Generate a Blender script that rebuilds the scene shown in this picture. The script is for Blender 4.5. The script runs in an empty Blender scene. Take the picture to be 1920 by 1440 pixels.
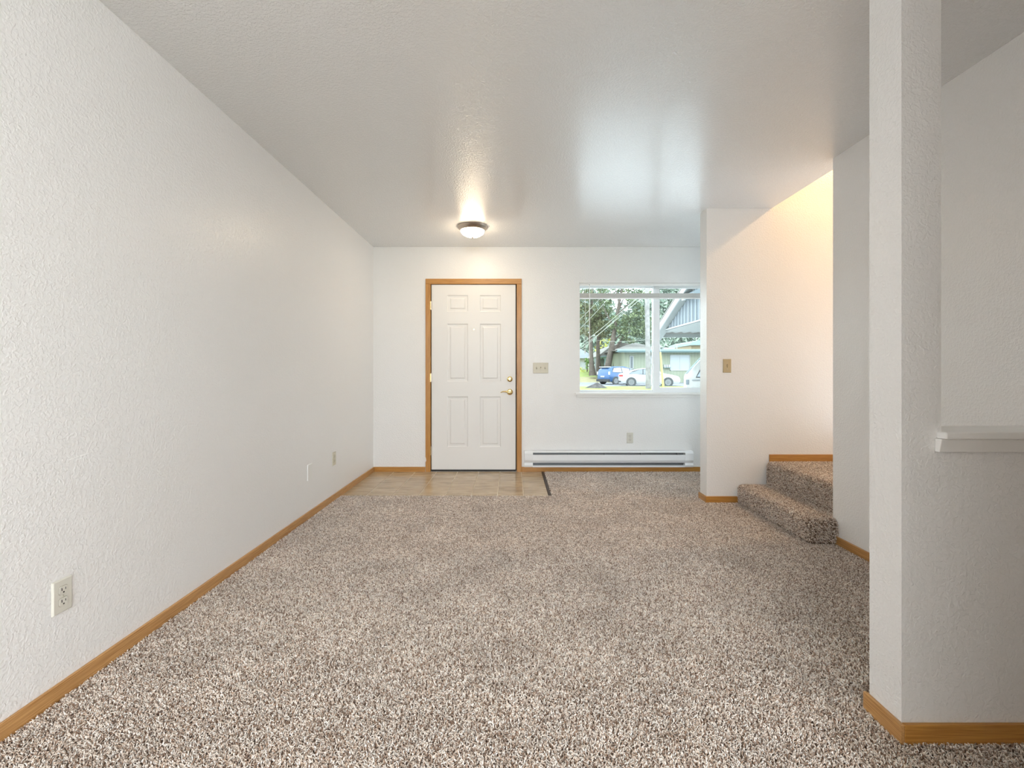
import bpy, bmesh, math, random
import numpy as np
from mathutils import Vector, Matrix
random.seed(7); np.random.seed(7)
SC = bpy.context.scene
COL = SC.collection
F, CH, HZ = 860.0, 1.093, 697.0           # focal length in pixels, eye height, horizon row of the 1920x1440 frame
# ------------------------------------------------------------------ camera
cam = bpy.data.cameras.new('camera'); camo = bpy.data.objects.new('camera', cam); COL.objects.link(camo)
camo.location = (0, 0, CH); camo.rotation_euler = (math.pi/2, 0, 0)
cam.sensor_width = 36; cam.lens = 36*F/1920; cam.shift_y = -(720-HZ)/1920; cam.clip_start = 0.02; cam.clip_end = 600
SC.camera = camo
# ------------------------------------------------------------------ world
w = bpy.data.worlds.new('overcast'); SC.world = w; w.use_nodes = True
bg = w.node_tree.nodes['Background']; bg.inputs[0].default_value = (0.79, 0.905, 1.0, 1); bg.inputs[1].default_value = 7.0
# ------------------------------------------------------------------ stair lamp and added fill lights, out of sight
def light(name, kind, loc, energy, color, size=0.1, rot=(0, 0, 0), size_y=None):
    l = bpy.data.lights.new(name, kind); l.energy = energy; l.color = color
    if kind == 'AREA':
        l.size = size
        if size_y: l.shape = 'RECTANGLE'; l.size_y = size_y
    else: l.shadow_soft_size = size
    o = bpy.data.objects.new(name, l); COL.objects.link(o); o.location = loc; o.rotation_euler = rot
    return o
light('stair_lamp', 'POINT', (3.30, 3.05, 3.32), 76, (1.0, 0.62, 0.27), 0.06)
light('warm_fill_light', 'POINT', (1.6, -2.6, 2.1), 12, (1.0, 0.80, 0.60), 0.15)  # small warm fill added behind the low wall, no fixture
light('fill_light_right', 'POINT', (0.42, -1.7, 1.9), 118, (0.97, 0.985, 1.0), 0.3)  # fill light added behind the camera to brighten the room
light('fill_light_left', 'POINT', (-0.3, -2.6, 1.8), 122, (0.97, 0.985, 1.0), 0.3)  # second added fill, further back on the left
# ------------------------------------------------------------------ view
SC.view_settings.view_transform = 'Standard'; SC.view_settings.look = 'None'
SC.view_settings.gamma = 1; SC.view_settings.use_curve_mapping = False
SC.view_settings.exposure = 0.02
SC.cycles.use_denoising = True
SC.cycles.max_bounces = 12; SC.cycles.diffuse_bounces = 7; SC.cycles.transparent_max_bounces = 16
SC.cycles.sample_clamp_indirect = 6.0
# ------------------------------------------------------------------ materials
MATS = {}
def nodes(m): return m.node_tree.nodes, m.node_tree.links
def pmat(name, col, rough=0.5, metal=0.0, spec=0.5, bump=None, var=None, emit=None):
    """bump=(scale,strength,distance); var=(scale, amount) tone variation"""
    if name in MATS: return MATS[name]
    m = bpy.data.materials.new(name); m.use_nodes = True
    n, l = nodes(m); b = n['Principled BSDF']
    b.inputs['Base Color'].default_value = (*col, 1); b.inputs['Roughness'].default_value = rough
    b.inputs['Metallic'].default_value = metal; b.inputs['Specular IOR Level'].default_value = spec
    g = n.new('ShaderNodeNewGeometry')
    if var:
        t = n.new('ShaderNodeTexNoise'); t.inputs['Scale'].default_value = var[0]; t.inputs['Detail'].default_value = 4
        r = n.new('ShaderNodeMapRange'); r.inputs['From Min'].default_value = .3; r.inputs['From Max'].default_value = .7
        r.inputs['To Min'].default_value = 1-var[1]; r.inputs['To Max'].default_value = 1+var[1]
        v = n.new('ShaderNodeVectorMath'); v.operation = 'SCALE'; v.inputs[0].default_value = col
        l.new(g.outputs['Position'], t.inputs['Vector']); l.new(t.outputs['Fac'], r.inputs['Value'])
        l.new(r.outputs['Result'], v.inputs['Scale']); l.new(v.outputs['Vector'], b.inputs['Base Color'])
    if bump:
        t = n.new('ShaderNodeTexNoise'); t.inputs['Scale'].default_value = bump[0]; t.inputs['Detail'].default_value = 2
        bp = n.new('ShaderNodeBump'); bp.inputs['Strength'].default_value = bump[1]; bp.inputs['Distance'].default_value = bump[2]
        l.new(g.outputs['Position'], t.inputs['Vector']); l.new(t.outputs['Fac'], bp.inputs['Height']); l.new(bp.outputs['Normal'], b.inputs['Normal'])
    if emit:
        b.inputs['Emission Color'].default_value = (*emit[0], 1); b.inputs['Emission Strength'].default_value = emit[1]
    MATS[name] = m
    return m
def plaster(name, col, rough, spec, strength=0.35):
    m = pmat(name, col, rough, 0, spec)
    n, l = nodes(m); b = n['Principled BSDF']; g = n.new('ShaderNodeNewGeometry')
    a = n.new('ShaderNodeTexNoise'); a.inputs['Scale'].default_value = 95; a.inputs['Detail'].default_value = 1.5; a.inputs['Distortion'].default_value = .6
    r = n.new('ShaderNodeMapRange'); r.inputs['From Min'].default_value = .38; r.inputs['From Max'].default_value = .68; r.interpolation_type = 'SMOOTHSTEP'
    l.new(g.outputs['Position'], a.inputs['Vector']); l.new(a.outputs['Fac'], r.inputs['Value'])
    bp = n.new('ShaderNodeBump'); bp.inputs['Strength'].default_value = strength; bp.inputs['Distance'].default_value = .0016
    l.new(r.outputs['Result'], bp.inputs['Height']); l.new(bp.outputs['Normal'], b.inputs['Normal'])
    return m
def wood(name, axis, col=(0.58, 0.325, 0.125), dark=(0.37, 0.175, 0.05)):
    m = pmat(name, col, .34, 0, .5)
    n, l = nodes(m); b = n['Principled BSDF']; g = n.new('ShaderNodeNewGeometry')
    mp = n.new('ShaderNodeMapping'); sc = [260, 260, 260]; sc[axis] = 5; mp.inputs['Scale'].default_value = sc
    t = n.new('ShaderNodeTexNoise'); t.inputs['Scale'].default_value = 1.0; t.inputs['Detail'].default_value = 5; t.inputs['Distortion'].default_value = 1.2
    r = n.new('ShaderNodeValToRGB'); r.color_ramp.elements[0].position = .36; r.color_ramp.elements[1].position = .62
    r.color_ramp.elements[0].color = (*dark, 1); r.color_ramp.elements[1].color = (*col, 1)
    l.new(g.outputs['Position'], mp.inputs['Vector']); l.new(mp.outputs['Vector'], t.inputs['Vector'])
    l.new(t.outputs['Fac'], r.inputs['Fac']); l.new(r.outputs['Color'], b.inputs['Base Color'])
    bp = n.new('ShaderNodeBump'); bp.inputs['Strength'].default_value = .25; bp.inputs['Distance'].default_value = .0008
    l.new(t.outputs['Fac'], bp.inputs['Height']); l.new(bp.outputs['Normal'], b.inputs['Normal'])
    return m
WALL = plaster('wall_paint', (0.82, 0.815, 0.808), .30, .6, .5)
CEIL = plaster('ceiling_paint', (0.80, 0.80, 0.80), .25, 1.0, .7)
_b = CEIL.node_tree.nodes['Principled BSDF']; _b.inputs['Coat Weight'].default_value = .7; _b.inputs['Coat Roughness'].default_value = .22
SMOOTH = pmat('trim_white', (0.84, 0.83, 0.81), .35, bump=(60, .08, .001))
DOORP = pmat('door_paint', (0.80, 0.79, 0.775), .38, bump=(220, .10, .0006))
OAKX, OAKY, OAKZ = wood('oak_x', 0, (.54, .27, .062), (.37, .155, .03)), wood('oak_y', 1), wood('oak_z', 2, (.54, .27, .062), (.37, .155, .03))
VINYL = pmat('white_vinyl', (0.86, 0.88, 0.90), .3)
BRASS = pmat('brass', (0.83, 0.64, 0.30), .18, 1.0)
NICKEL = pmat('brushed_nickel', (0.62, 0.52, 0.43), .28, 1.0)
IVORY = pmat('ivory_plastic', (0.60, 0.555, 0.44), .35)
IVORY2 = pmat('ivory_light', (0.66, 0.64, 0.57), .35)
WPLATE = pmat('white_plastic', (0.82, 0.82, 0.80), .35)
BLACK = pmat('slot_black', (0.012, 0.010, 0.009), .6)
DARKB = pmat('dark_rubber_and_reveal_shade', (0.045, 0.028, 0.02), .5)
GREYM = pmat('heater_fins', (0.28, 0.30, 0.32), .35, .8)
HEAT = pmat('heater_enamel', (0.83, 0.85, 0.87), .3)
SCREW = pmat('screw_paint', (0.50, 0.46, 0.36), .3, .3)
def glassmat(name, tint=(0.95, 0.97, 0.96), rough=0.0):
    m = bpy.data.materials.new(name); m.use_nodes = True; n, l = nodes(m)
    n.remove(n['Principled BSDF']); out = n['Material Output']
    tr = n.new('ShaderNodeBsdfTransparent'); tr.inputs[0].default_value = (*tint, 1)
    gl = n.new('ShaderNodeBsdfGlossy'); gl.inputs['Roughness'].default_value = rough
    fr = n.new('ShaderNodeFresnel'); fr.inputs['IOR'].default_value = 1.45
    mx = n.new('ShaderNodeMixShader'); l.new(fr.outputs[0], mx.inputs[0]); l.new(tr.outputs[0], mx.inputs[1]); l.new(gl.outputs[0], mx.inputs[2])
    l.new(mx.outputs[0], out.inputs['Surface']); MATS[name] = m
    return m
GLASS = glassmat('window_glass')
def carpet_mat():
    m = bpy.data.materials.new('carpet_yarn'); m.use_nodes = True; n, l = nodes(m); b = n['Principled BSDF']
    b.inputs['Roughness'].default_value = .85; b.inputs['Specular IOR Level'].default_value = .15
    b.inputs['Sheen Weight'].default_value = .25; b.inputs['Sheen Roughness'].default_value = .5
    g = n.new('ShaderNodeNewGeometry')
    r = n.new('ShaderNodeValToRGB'); cr = r.color_ramp
    cr.elements[0].position = 0; cr.elements[0].color = (0.165, 0.095, 0.058, 1)
    cr.elements[1].position = 1; cr.elements[1].color = (0.88, 0.83, 0.78, 1)
    for p, c in ((.16, (0.29, .19, .128, 1)), (.34, (.51, .405, .325, 1)), (.68, (.74, .655, .58, 1))):
        e = cr.elements.new(p); e.color = c
    l.new(g.outputs['Random Per Island'], r.inputs['Fac'])
    mix = n.new('ShaderNodeVectorMath'); mix.operation = 'SCALE'
    l.new(r.outputs['Color'], mix.inputs[0])
    t1 = n.new('ShaderNodeTexNoise'); t1.inputs['Scale'].default_value = 3.2; t1.inputs['Detail'].default_value = 3
    t2 = n.new('ShaderNodeTexNoise'); t2.inputs['Scale'].default_value = 55; t2.inputs['Detail'].default_value = 1
    l.new(g.outputs['Position'], t1.inputs['Vector']); l.new(g.outputs['Position'], t2.inputs['Vector'])
    a = n.new('ShaderNodeMapRange'); a.inputs['From Min'].default_value = .3; a.inputs['From Max'].default_value = .7; a.inputs['To Min'].default_value = 1.11; a.inputs['To Max'].default_value = 1.38
    c = n.new('ShaderNodeMapRange'); c.inputs['From Min'].default_value = .3; c.inputs['From Max'].default_value = .7; c.inputs['To Min'].default_value = .82; c.inputs['To Max'].default_value = 1.12
    l.new(t1.outputs['Fac'], a.inputs['Value']); l.new(t2.outputs['Fac'], c.inputs['Value'])
    mu = n.new('ShaderNodeMath'); mu.operation = 'MULTIPLY'; l.new(a.outputs[0], mu.inputs[0]); l.new(c.outputs[0], mu.inputs[1])
    l.new(mu.outputs[0], mix.inputs['Scale']); l.new(mix.outputs[0], b.inputs['Base Color'])
    return m
YARN = carpet_mat()
BACKING = pmat('carpet_backing', (0.16, 0.11, 0.08), .9)
def tile_mat():
    m = bpy.data.materials.new('travertine_tile'); m.use_nodes = True; n, l = nodes(m); b = n['Principled BSDF']
    b.inputs['Roughness'].default_value = .24
    g = n.new('ShaderNodeNewGeometry'); oi = n.new('ShaderNodeObjectInfo')
    mp = n.new('ShaderNodeMapping'); mp.inputs['Scale'].default_value = (5, 26, 5); l.new(g.outputs['Position'], mp.inputs['Vector'])
    off = n.new('ShaderNodeVectorMath'); off.operation = 'SCALE'; off.inputs[0].default_value = (13, 7, 3); l.new(oi.outputs['Random'], off.inputs['Scale'])
    ad = n.new('ShaderNodeVectorMath'); l.new(mp.outputs[0], ad.inputs[0]); l.new(off.outputs[0], ad.inputs[1])
    t = n.new('ShaderNodeTexNoise'); t.inputs['Scale'].default_value = 1; t.inputs['Detail'].default_value = 6; t.inputs['Roughness'].default_value = .62; t.inputs['Distortion'].default_value = .5
    l.new(ad.outputs[0], t.inputs['Vector'])
    r = n.new('ShaderNodeValToRGB'); cr = r.color_ramp
    cr.elements[0].position = .30; cr.elements[0].color = (0.26, 0.175, 0.095, 1)
    cr.elements[1].position = .72; cr.elements[1].color = (0.60, 0.47, 0.31, 1)
    e = cr.elements.new(.5); e.color = (0.44, 0.325, 0.195, 1)
    l.new(t.outputs['Fac'], r.inputs['Fac']); l.new(r.outputs[0], b.inputs['Base Color'])
    return m
TILE = tile_mat()
GROUT = pmat('grout', (0.66, 0.57, 0.44), .8)
# ------------------------------------------------------------------ mesh builder
class MB:
    def __init__(s): s.v = []; s.f = []
    def add(s, vs, fs):
        k = len(s.v); s.v += [tuple(p) for p in vs]; s.f += [tuple(i+k for i in f) for f in fs]; return s
    def box(s, x0, y0, z0, x1, y1, z1):
        return s.add([(x0,y0,z0),(x1,y0,z0),(x1,y1,z0),(x0,y1,z0),(x0,y0,z1),(x1,y0,z1),(x1,y1,z1),(x0,y1,z1)],
                     [(0,3,2,1),(4,5,6,7),(0,1,5,4),(1,2,6,5),(2,3,7,6),(3,0,4,7)])
    def prism(s, pts, axis, a, b):
        """pts: 2-D outline in the two other axes (in x,y,z order)"""
        def q(p, t): l = list(p); l.insert(axis, t); return tuple(l)
        n = len(pts)
        return s.add([q(p, a) for p in pts]+[q(p, b) for p in pts],
                     [tuple(range(n)), tuple(range(2*n-1, n-1, -1))]+[(i, (i+1) % n, (i+1) % n+n, i+n) for i in range(n)])
    def hull8(s, lo, hi):
        return s.add(list(lo)+list(hi), [(0,1,2,3),(7,6,5,4),(0,4,5,1),(1,5,6,2),(2,6,7,3),(3,7,4,0)])
    def tube(s, pts, rad, n=8, caps=True):
        pts = [Vector(p) for p in pts]; rs = rad if isinstance(rad, (list, tuple)) else [rad]*len(pts); base = len(s.v)
        up = Vector((0, 0, 1)); ref = None
        for i, p in enumerate(pts):
            d = (pts[min(i+1, len(pts)-1)]-pts[max(i-1, 0)]).normalized()
            if ref is None: ref = d.orthogonal().normalized()
            u = (ref-d*ref.dot(d)).normalized(); ref = u; v = d.cross(u)
            for k in range(n):
                a = 2*math.pi*k/n; s.v.append(tuple(p+(u*math.cos(a)+v*math.sin(a))*rs[i]))
        for i in range(len(pts)-1):
            for k in range(n):
                s.f.append((base+i*n+k, base+i*n+(k+1) % n, base+(i+1)*n+(k+1) % n, base+(i+1)*n+k))
        if caps:
            s.f.append(tuple(base+k for k in range(n-1, -1, -1))); s.f.append(tuple(base+(len(pts)-1)*n+k for k in range(n)))
        return s
    def lathe(s, prof, c, axis=2, n=32):
        """prof: (radius, height) along axis"""
        base = len(s.v)
        for r, h in prof:
            for k in range(n):
                a = 2*math.pi*k/n; p = [r*math.cos(a), r*math.sin(a)]; p.insert(axis, h)
                s.v.append((c[0]+p[0], c[1]+p[1], c[2]+p[2]))
        for i in range(len(prof)-1):
            for k in range(n):
                s.f.append((base+i*n+k, base+i*n+(k+1) % n, base+(i+1)*n+(k+1) % n, base+(i+1)*n+k))
        if prof[0][0] > 1e-4: s.f.append(tuple(base+k for k in range(n)))
        if prof[-1][0] > 1e-4: s.f.append(tuple(base+(len(prof)-1)*n+k for k in range(n)))
        return s
ORG = {}
def empty(name, loc, rz=0, label=None, cat=None, group=None, kind=None):
    o = bpy.data.objects.new(name, None); COL.objects.link(o); o.location = loc; o.rotation_euler = (0, 0, rz)
    o.empty_display_size = .1; ORG[o] = Vector(loc) if rz == 0 else Vector((0, 0, 0))
    tag(o, label, cat, group, kind); return o
def tag(o, label=None, cat=None, group=None, kind=None):
    if label: o['label'] = label
    if cat: o['category'] = cat
    if group: o['group'] = group
    if kind: o['kind'] = kind
    return o
def mk(name, mb, mat, parent=None, label=None, cat=None, group=None, kind=None, bevel=0, seg=2, smooth=False, loc=None):
    """mb in world coordinates (local ones when the parent is turned)"""
    off = ORG.get(parent, Vector((0, 0, 0))) if parent else (Vector(loc) if loc else Vector((0, 0, 0)))
    me = bpy.data.meshes.new(name)
    me.from_pydata([(a-off.x, b-off.y, c-off.z) for a, b, c in mb.v], [], mb.f)
    bm = bmesh.new(); bm.from_mesh(me)
    if bevel or smooth: bmesh.ops.remove_doubles(bm, verts=bm.verts, dist=1e-6)
    bmesh.ops.recalc_face_normals(bm, faces=bm.faces)
    if bevel: bmesh.ops.bevel(bm, geom=[e for e in bm.edges if len(e.link_faces) == 2 and e.calc_face_angle(0) > .5], offset=bevel, segments=seg, affect='EDGES', profile=.5)
    bm.to_mesh(me); bm.free()
    me.materials.append(mat)
    if smooth:
        me.shade_smooth(); me.set_sharp_from_angle(angle=math.radians(38))
    o = bpy.data.objects.new(name, me); COL.objects.link(o)
    if parent: o.parent = parent; ORG[o] = off
    elif loc: o.location = loc; ORG[o] = off
    tag(o, label, cat, group, kind); return o
def B(*a): return MB().box(*a)
def dup(root, loc, **tags):
    def cp(o, par):
        c = o.copy(); COL.objects.link(c)
        if par: c.parent = par
        for ch in [x for x in bpy.data.objects if x.parent == o and x != c]: cp(ch, c)
        return c
    r = cp(root, None); r.location = loc; tag(r, **tags); return r
def P(px, py, Y): return ((px-960)*Y/F, Y, CH-(py-HZ)*Y/F)
# ================================================================== ROOM SHELL
YB = 5.0; ZC = 2.453; XL = -1.512; XR = 2.05
struct = dict(kind='structure')
floor = mk('floor', B(-1.65, -3.4, -.25, 3.3, 5.15, -.004), BACKING, **struct)
# ceiling, open over the stairs
c = MB().box(-1.65, -3.4, ZC, 2.16, 5.15, 2.75).box(2.16, 3.95, ZC, 3.3, 5.15, 2.75).box(2.16, -3.4, ZC, 3.3, 1.4, 2.75)
mk('ceiling', c, CEIL, **struct)
mk('wall_left', B(XL-.13, -3.4, 0, XL, 5.15, ZC), WALL, **struct)
# back wall with door and window openings
DX0, DX1, DZ1 = -.888, .053, 2.051       # door rough opening
WX0, WX1, WZ0, WZ1 = .7305, 2.62, .862, 2.065
m = MB()
m.box(XL, YB, 0, DX0, YB+.15, ZC).box(DX0, YB, DZ1, DX1, YB+.15, ZC).box(DX1, YB, 0, WX0, YB+.15, ZC)
m.box(WX0, YB, 0, WX1, YB+.15, WZ0).box(WX0, YB, WZ1, WX1, YB+.15, ZC).box(WX1, YB, 0, 3.3, YB+.15, ZC)
mk('wall_back', m, WALL, **struct)
mk('wall_entry', MB().box(2.9, 3.95, 0, 3.0, 5.0, .5).box(2.9, 3.95, 2.25, 3.0, 5.0, ZC).box(2.9, 3.95, .5, 3.0, 4.05, 2.25).box(2.9, 4.93, .5, 3.0, 5.0, 2.25), WALL, **struct)
w2 = empty('window_added', (2.95, 4.49, .5), **struct)  # unseen side window, added to brighten the entry nook
mk('window_frame', MB().box(2.92, 4.05, .5, 2.98, 4.09, 2.25).box(2.92, 4.89, .5, 2.98, 4.93, 2.25).box(2.92, 4.09, .5, 2.98, 4.89, .54).box(2.92, 4.09, 2.21, 2.98, 4.89, 2.25).box(2.92, 4.09, 1.36, 2.98, 4.89, 1.40), VINYL, w2)
mk('pane', B(2.945, 4.09, .54, 2.949, 4.89, 1.36), GLASS, w2); mk('pane', B(2.945, 4.09, 1.40, 2.949, 4.89, 2.21), GLASS, w2)
mk('wall_right', B(XR, -3.4, 0, XR+.12, 2.93, ZC), WALL, **struct)
m = MB().box(1.621, 3.82, 0, 2.16, 3.95, ZC).box(2.16, 3.82, 0, 6.2, 3.95, 4.9)
mk('wall_stair', m, WALL, **struct)
# upstairs shell round the stairwell (carries the stair lamp's light)
for bx in ((2.16,1.3,2.45,6.2,1.4,4.9), (6.2,1.3,2.45,6.3,3.95,4.9), (2.06,1.3,2.75,2.16,3.95,4.9), (3.9,1.4,0,4.0,3.82,2.45), (2.17,1.3,0,4.0,1.4,2.45)):
    mk('wall_upstairs', B(*bx), WALL, **struct)
mk('floor_upstairs', B(3.9, 1.4, 2.45, 6.2, 3.82, 2.75), BACKING, **struct)
mk('ceiling_upstairs', B(2.06, 1.3, 4.9, 6.3, 3.95, 5.0), CEIL, **struct)
# behind the camera: wall with an unseen opening added to let daylight in
m = MB().box(-1.65, -3.4, 0, -1.3, -3.25, ZC).box(-1.3, -3.4, 2.2, .8, -3.25, ZC).box(.8, -3.4, 0, 3.3, -3.25, ZC)
mk('wall_near', m, WALL, **struct)
mk('wall_added_shade', B(.85, -3.25, 0, .95, .74, ZC), WALL, **struct)  # unseen partition added to shade the low wall, pillar and stub wall
# pillar and low wall
PX0, PX1, PY0, PY1 = 1.148, 1.265, 1.352, 1.473
mk('wall_pillar', B(PX0, PY0, 0, PX1, PY1, ZC), WALL, **struct)
mk('wall_low', B(PX1, PY0, 0, XR, PY1, .897), WALL, **struct)
t = empty('trim_1', (1.25, 1.40, .85), **struct)
mk('ledge_cap', B(1.252, 1.322, .897, XR, 1.486, .918), SMOOTH, t, bevel=.004)
mk('ledge_apron', MB().prism([(1.330, .897), (1.352, .897), (1.352, .858), (1.338, .858)], 0, 1.246, XR), SMOOTH, t, bevel=.002)
# baseboards
BH, BT = .057, .012
mk('baseboard_left', B(XL, -3.25, 0, XL+BT, YB, BH), OAKY, bevel=.002, **struct)
mk('baseboard_back', B(XL+BT, YB-BT, 0, -.945, YB, BH), OAKX, bevel=.002, **struct)
mk('baseboard_back', B(.105, YB-BT, 0, 2.9, YB, BH), OAKX, bevel=.002, **struct)
mk('baseboard_stair', B(1.621-BT, 3.82-BT, 0, 1.885, 3.82, BH), OAKX, bevel=.002, **struct)
mk('baseboard_stair', B(1.621-BT, 3.82, 0, 1.621, 3.95+BT, BH), OAKY, bevel=.002, **struct)
mk('baseboard_landing', B(2.14, 3.82-BT, .345, 3.1, 3.82, .405), OAKX, bevel=.002, **struct)
mk('baseboard_right', B(XR-BT, PY1, 0, XR, 2.915, BH), OAKY, bevel=.002, **struct)
mk('baseboard_pillar', B(PX0-BT, PY0-BT, 0, PX0, PY1+BT, BH+.003), OAKY, bevel=.002, **struct)
mk('baseboard_low', B(PX0, PY0-BT, 0, XR, PY0, BH+.003), OAKX, bevel=.002, **struct)
# scuff marks on the left wall
SCUFF = pmat('scuff_white', (.92, .92, .91), .5)
wl = bpy.data.objects['wall_left']
for (ya, za, yb2, zb2) in ((1.565, .790, 1.600, .797), (1.606, .796, 1.640, .801), (1.590, .785, 1.612, .788)):
    mk('scuff_mark', MB().hull8([(XL+.0002, ya, za), (XL+.0002, yb2, zb2), (XL+.0002, yb2, zb2+.002), (XL+.0002, ya, za+.003)], [(XL+.0009, ya, za), (XL+.0009, yb2, zb2), (XL+.0009, yb2, zb2+.002), (XL+.0009, ya, za+.003)]), SCUFF, wl)
# ------------------------------------------------------------------ tiles
TX1, TY0 = .319, 4.018
mk('grout', B(XL, TY0, -.004, TX1, YB, .0035), GROUT, floor)
cols = [-1.5] + [-1.281+.2305*i for i in range(7)] + [TX1]
rows = [TY0, 4.085, 4.314, 4.543, 4.772, YB]
for j in range(5):
    for i in range(8):
        x0, x1 = cols[i]+(.0025 if i else 0), cols[i+1]-(.0025 if i < 7 else 0)
        y0, y1 = rows[j]+(.0004 if j else 0), rows[j+1]-.0004
        dz = random.uniform(0, .0006)
        mm = MB().hull8([(x0,y0,0),(x1,y0,0),(x1,y1,0),(x0,y1,0)], [(x0+.001,y0+.0006,.005+dz),(x1-.001,y0+.0006,.005+dz),(x1-.001,y1-.0006,.005+dz),(x0+.001,y1-.0006,.005+dz)])
        mk('tile', mm, TILE, floor)
mk('edging_strip', MB().prism([(TX1+.001, 0), (TX1+.030, 0), (TX1+.027, .007), (TX1+.004, .007)], 1, TY0+.002, YB-BT), DARKB, floor)
# ------------------------------------------------------------------ carpet pile
def tufts(P0, N, length=.0105, r=.0019, lean=.75, sides=3):
    """numpy tuft mesh: short bent yarns rooted on the points P0 with normals N"""
    n = len(P0); seg = 3
    rnd = np.random.randn(n, 3); rnd -= (rnd*N).sum(1, keepdims=True)*N; rnd /= np.linalg.norm(rnd, axis=1, keepdims=True)+1e-9
    r2 = np.random.randn(n, 3); r2 -= (r2*N).sum(1, keepdims=True)*N; r2 /= np.linalg.norm(r2, axis=1, keepdims=True)+1e-9
    L = length*np.random.uniform(.75, 1.2, (n, 1)); R = r*np.random.uniform(.8, 1.25, (n, 1)); ln = lean*np.random.uniform(.2, 1.3, (n, 1))
    V = []
    ts = [0, .45, .8, 1.0]; rr = [.8, 1.1, .95, .30]
    B2 = np.cross(N, rnd)
    for t, q in zip(ts, rr):
        c = P0 + N*L*(t-.22*t*t*ln) + rnd*L*ln*t*t*.9 + r2*L*.35*math.sin(t*3)
        ax = N*(1-.6*t)+rnd*ln*t; ax /= np.linalg.norm(ax, axis=1, keepdims=True)
        u = np.cross(ax, B2); u /= np.linalg.norm(u, axis=1, keepdims=True); v = np.cross(ax, u)
        for k in range(sides):
            a = 2*math.pi*k/sides + t*1.2
            V.append(c+(u*math.cos(a)+v*math.sin(a))*R*q)
    V = np.stack(V, 1); per = len(ts)*sides; fs = []
    for i in range(len(ts)-1):
        for k in range(sides):
            a, b_, c_, d = i*sides+k, i*sides+(k+1) % sides, (i+1)*sides+(k+1) % sides, (i+1)*sides+k
            fs += [(a, b_, c_), (a, c_, d)]
    fs.append(tuple((len(ts)-1)*sides+k for k in range(3)))
    fs = np.array(fs); Fc = (fs[None]+(np.arange(n)*per)[:, None, None]).reshape(-1, 3)
    V = V.reshape(-1, 3)
    me = bpy.data.meshes.new('carpet_pile')
    me.vertices.add(len(V)); me.vertices.foreach_set('co', V.astype(np.float32).ravel())
    me.loops.add(len(Fc)*3); me.loops.foreach_set('vertex_index', Fc.astype(np.int32).ravel())
    me.polygons.add(len(Fc)); me.polygons.foreach_set('loop_start', np.arange(0, len(Fc)*3, 3, dtype=np.int32))
    me.polygons.foreach_set('loop_total', np.full(len(Fc), 3, dtype=np.int32))
    me.update(calc_edges=True); me.validate(); me.materials.append(YARN); me.shade_smooth()
    return me
DENS = 40000
PS = .5
k = int(math.sqrt(DENS)*PS)
gx, gy = np.meshgrid((np.arange(k)+.5)/k*PS-PS/2, (np.arange(k)+.5)/k*PS-PS/2)
pts = np.stack([gx.ravel(), gy.ravel(), np.zeros(k*k)], 1); pts[:, :2] += np.random.uniform(-.5, .5, (k*k, 2))*PS/k*1.3
pts[:, :2] = (pts[:, :2]+PS/2) % PS - PS/2
patch = bpy.data.objects.new('carpet_patch', tufts(pts, np.tile([0., 0., 1.], (k*k, 1))))
cells = []
def region(x0, x1, y0, y1):
    nx, ny = max(1, round((x1-x0)/PS)), max(1, round((y1-y0)/PS)); sx, sy = (x1-x0)/nx, (y1-y0)/ny
    for i in range(nx):
        for j in range(ny): cells.append((x0+(i+.5)*sx, y0+(j+.5)*sy, sx/PS, sy/PS, random.randrange(4)))
region(-1.497, 2.06, .2, TY0-.004)
region(TX1+.034, 1.60, TY0-.004, 4.985)
region(1.60, 2.9, 3.98, 4.985)
me = bpy.data.meshes.new('carpet_pile'); me.from_pydata([(c[0], c[1], 0) for c in cells], [], [])
ar = me.attributes.new('turn', 'FLOAT_VECTOR', 'POINT'); sr = me.attributes.new('size', 'FLOAT_VECTOR', 'POINT')
for i, c in enumerate(cells):
    ar.data[i].vector = (0, 0, c[4]*math.pi/2)
    sr.data[i].vector = (c[2], c[3], 1) if c[4] % 2 == 0 else (c[3], c[2], 1)
pile = bpy.data.objects.new('carpet_pile', me); COL.objects.link(pile); pile.parent = floor; pile['kind'] = 'stuff'
pile['label'] = 'beige and brown flecked twist carpet pile'
ng = bpy.data.node_groups.new('pile', 'GeometryNodeTree')
ng.interface.new_socket('Geometry', in_out='INPUT', socket_type='NodeSocketGeometry'); ng.interface.new_socket('Geometry', in_out='OUTPUT', socket_type='NodeSocketGeometry')
gi, go = ng.nodes.new('NodeGroupInput'), ng.nodes.new('NodeGroupOutput')
ip = ng.nodes.new('GeometryNodeInstanceOnPoints'); oi = ng.nodes.new('GeometryNodeObjectInfo'); oi.inputs['Object'].default_value = patch; oi.inputs['As Instance'].default_value = True
a1 = ng.nodes.new('GeometryNodeInputNamedAttribute'); a1.data_type = 'FLOAT_VECTOR'; a1.inputs['Name'].default_value = 'turn'
a2 = ng.nodes.new('GeometryNodeInputNamedAttribute'); a2.data_type = 'FLOAT_VECTOR'; a2.inputs['Name'].default_value = 'size'
mp_ = ng.nodes.new('GeometryNodeMeshToPoints')
L = ng.links.new
L(gi.outputs[0], mp_.inputs['Mesh']); L(mp_.outputs['Points'], ip.inputs['Points']); L(oi.outputs['Geometry'], ip.inputs['Instance'])
L(a1.outputs['Attribute'], ip.inputs['Rotation']); L(a2.outputs['Attribute'], ip.inputs['Scale']); L(ip.outputs['Instances'], go.inputs[0])
pile.modifiers.new('pile', 'NODES').node_group = ng
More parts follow.
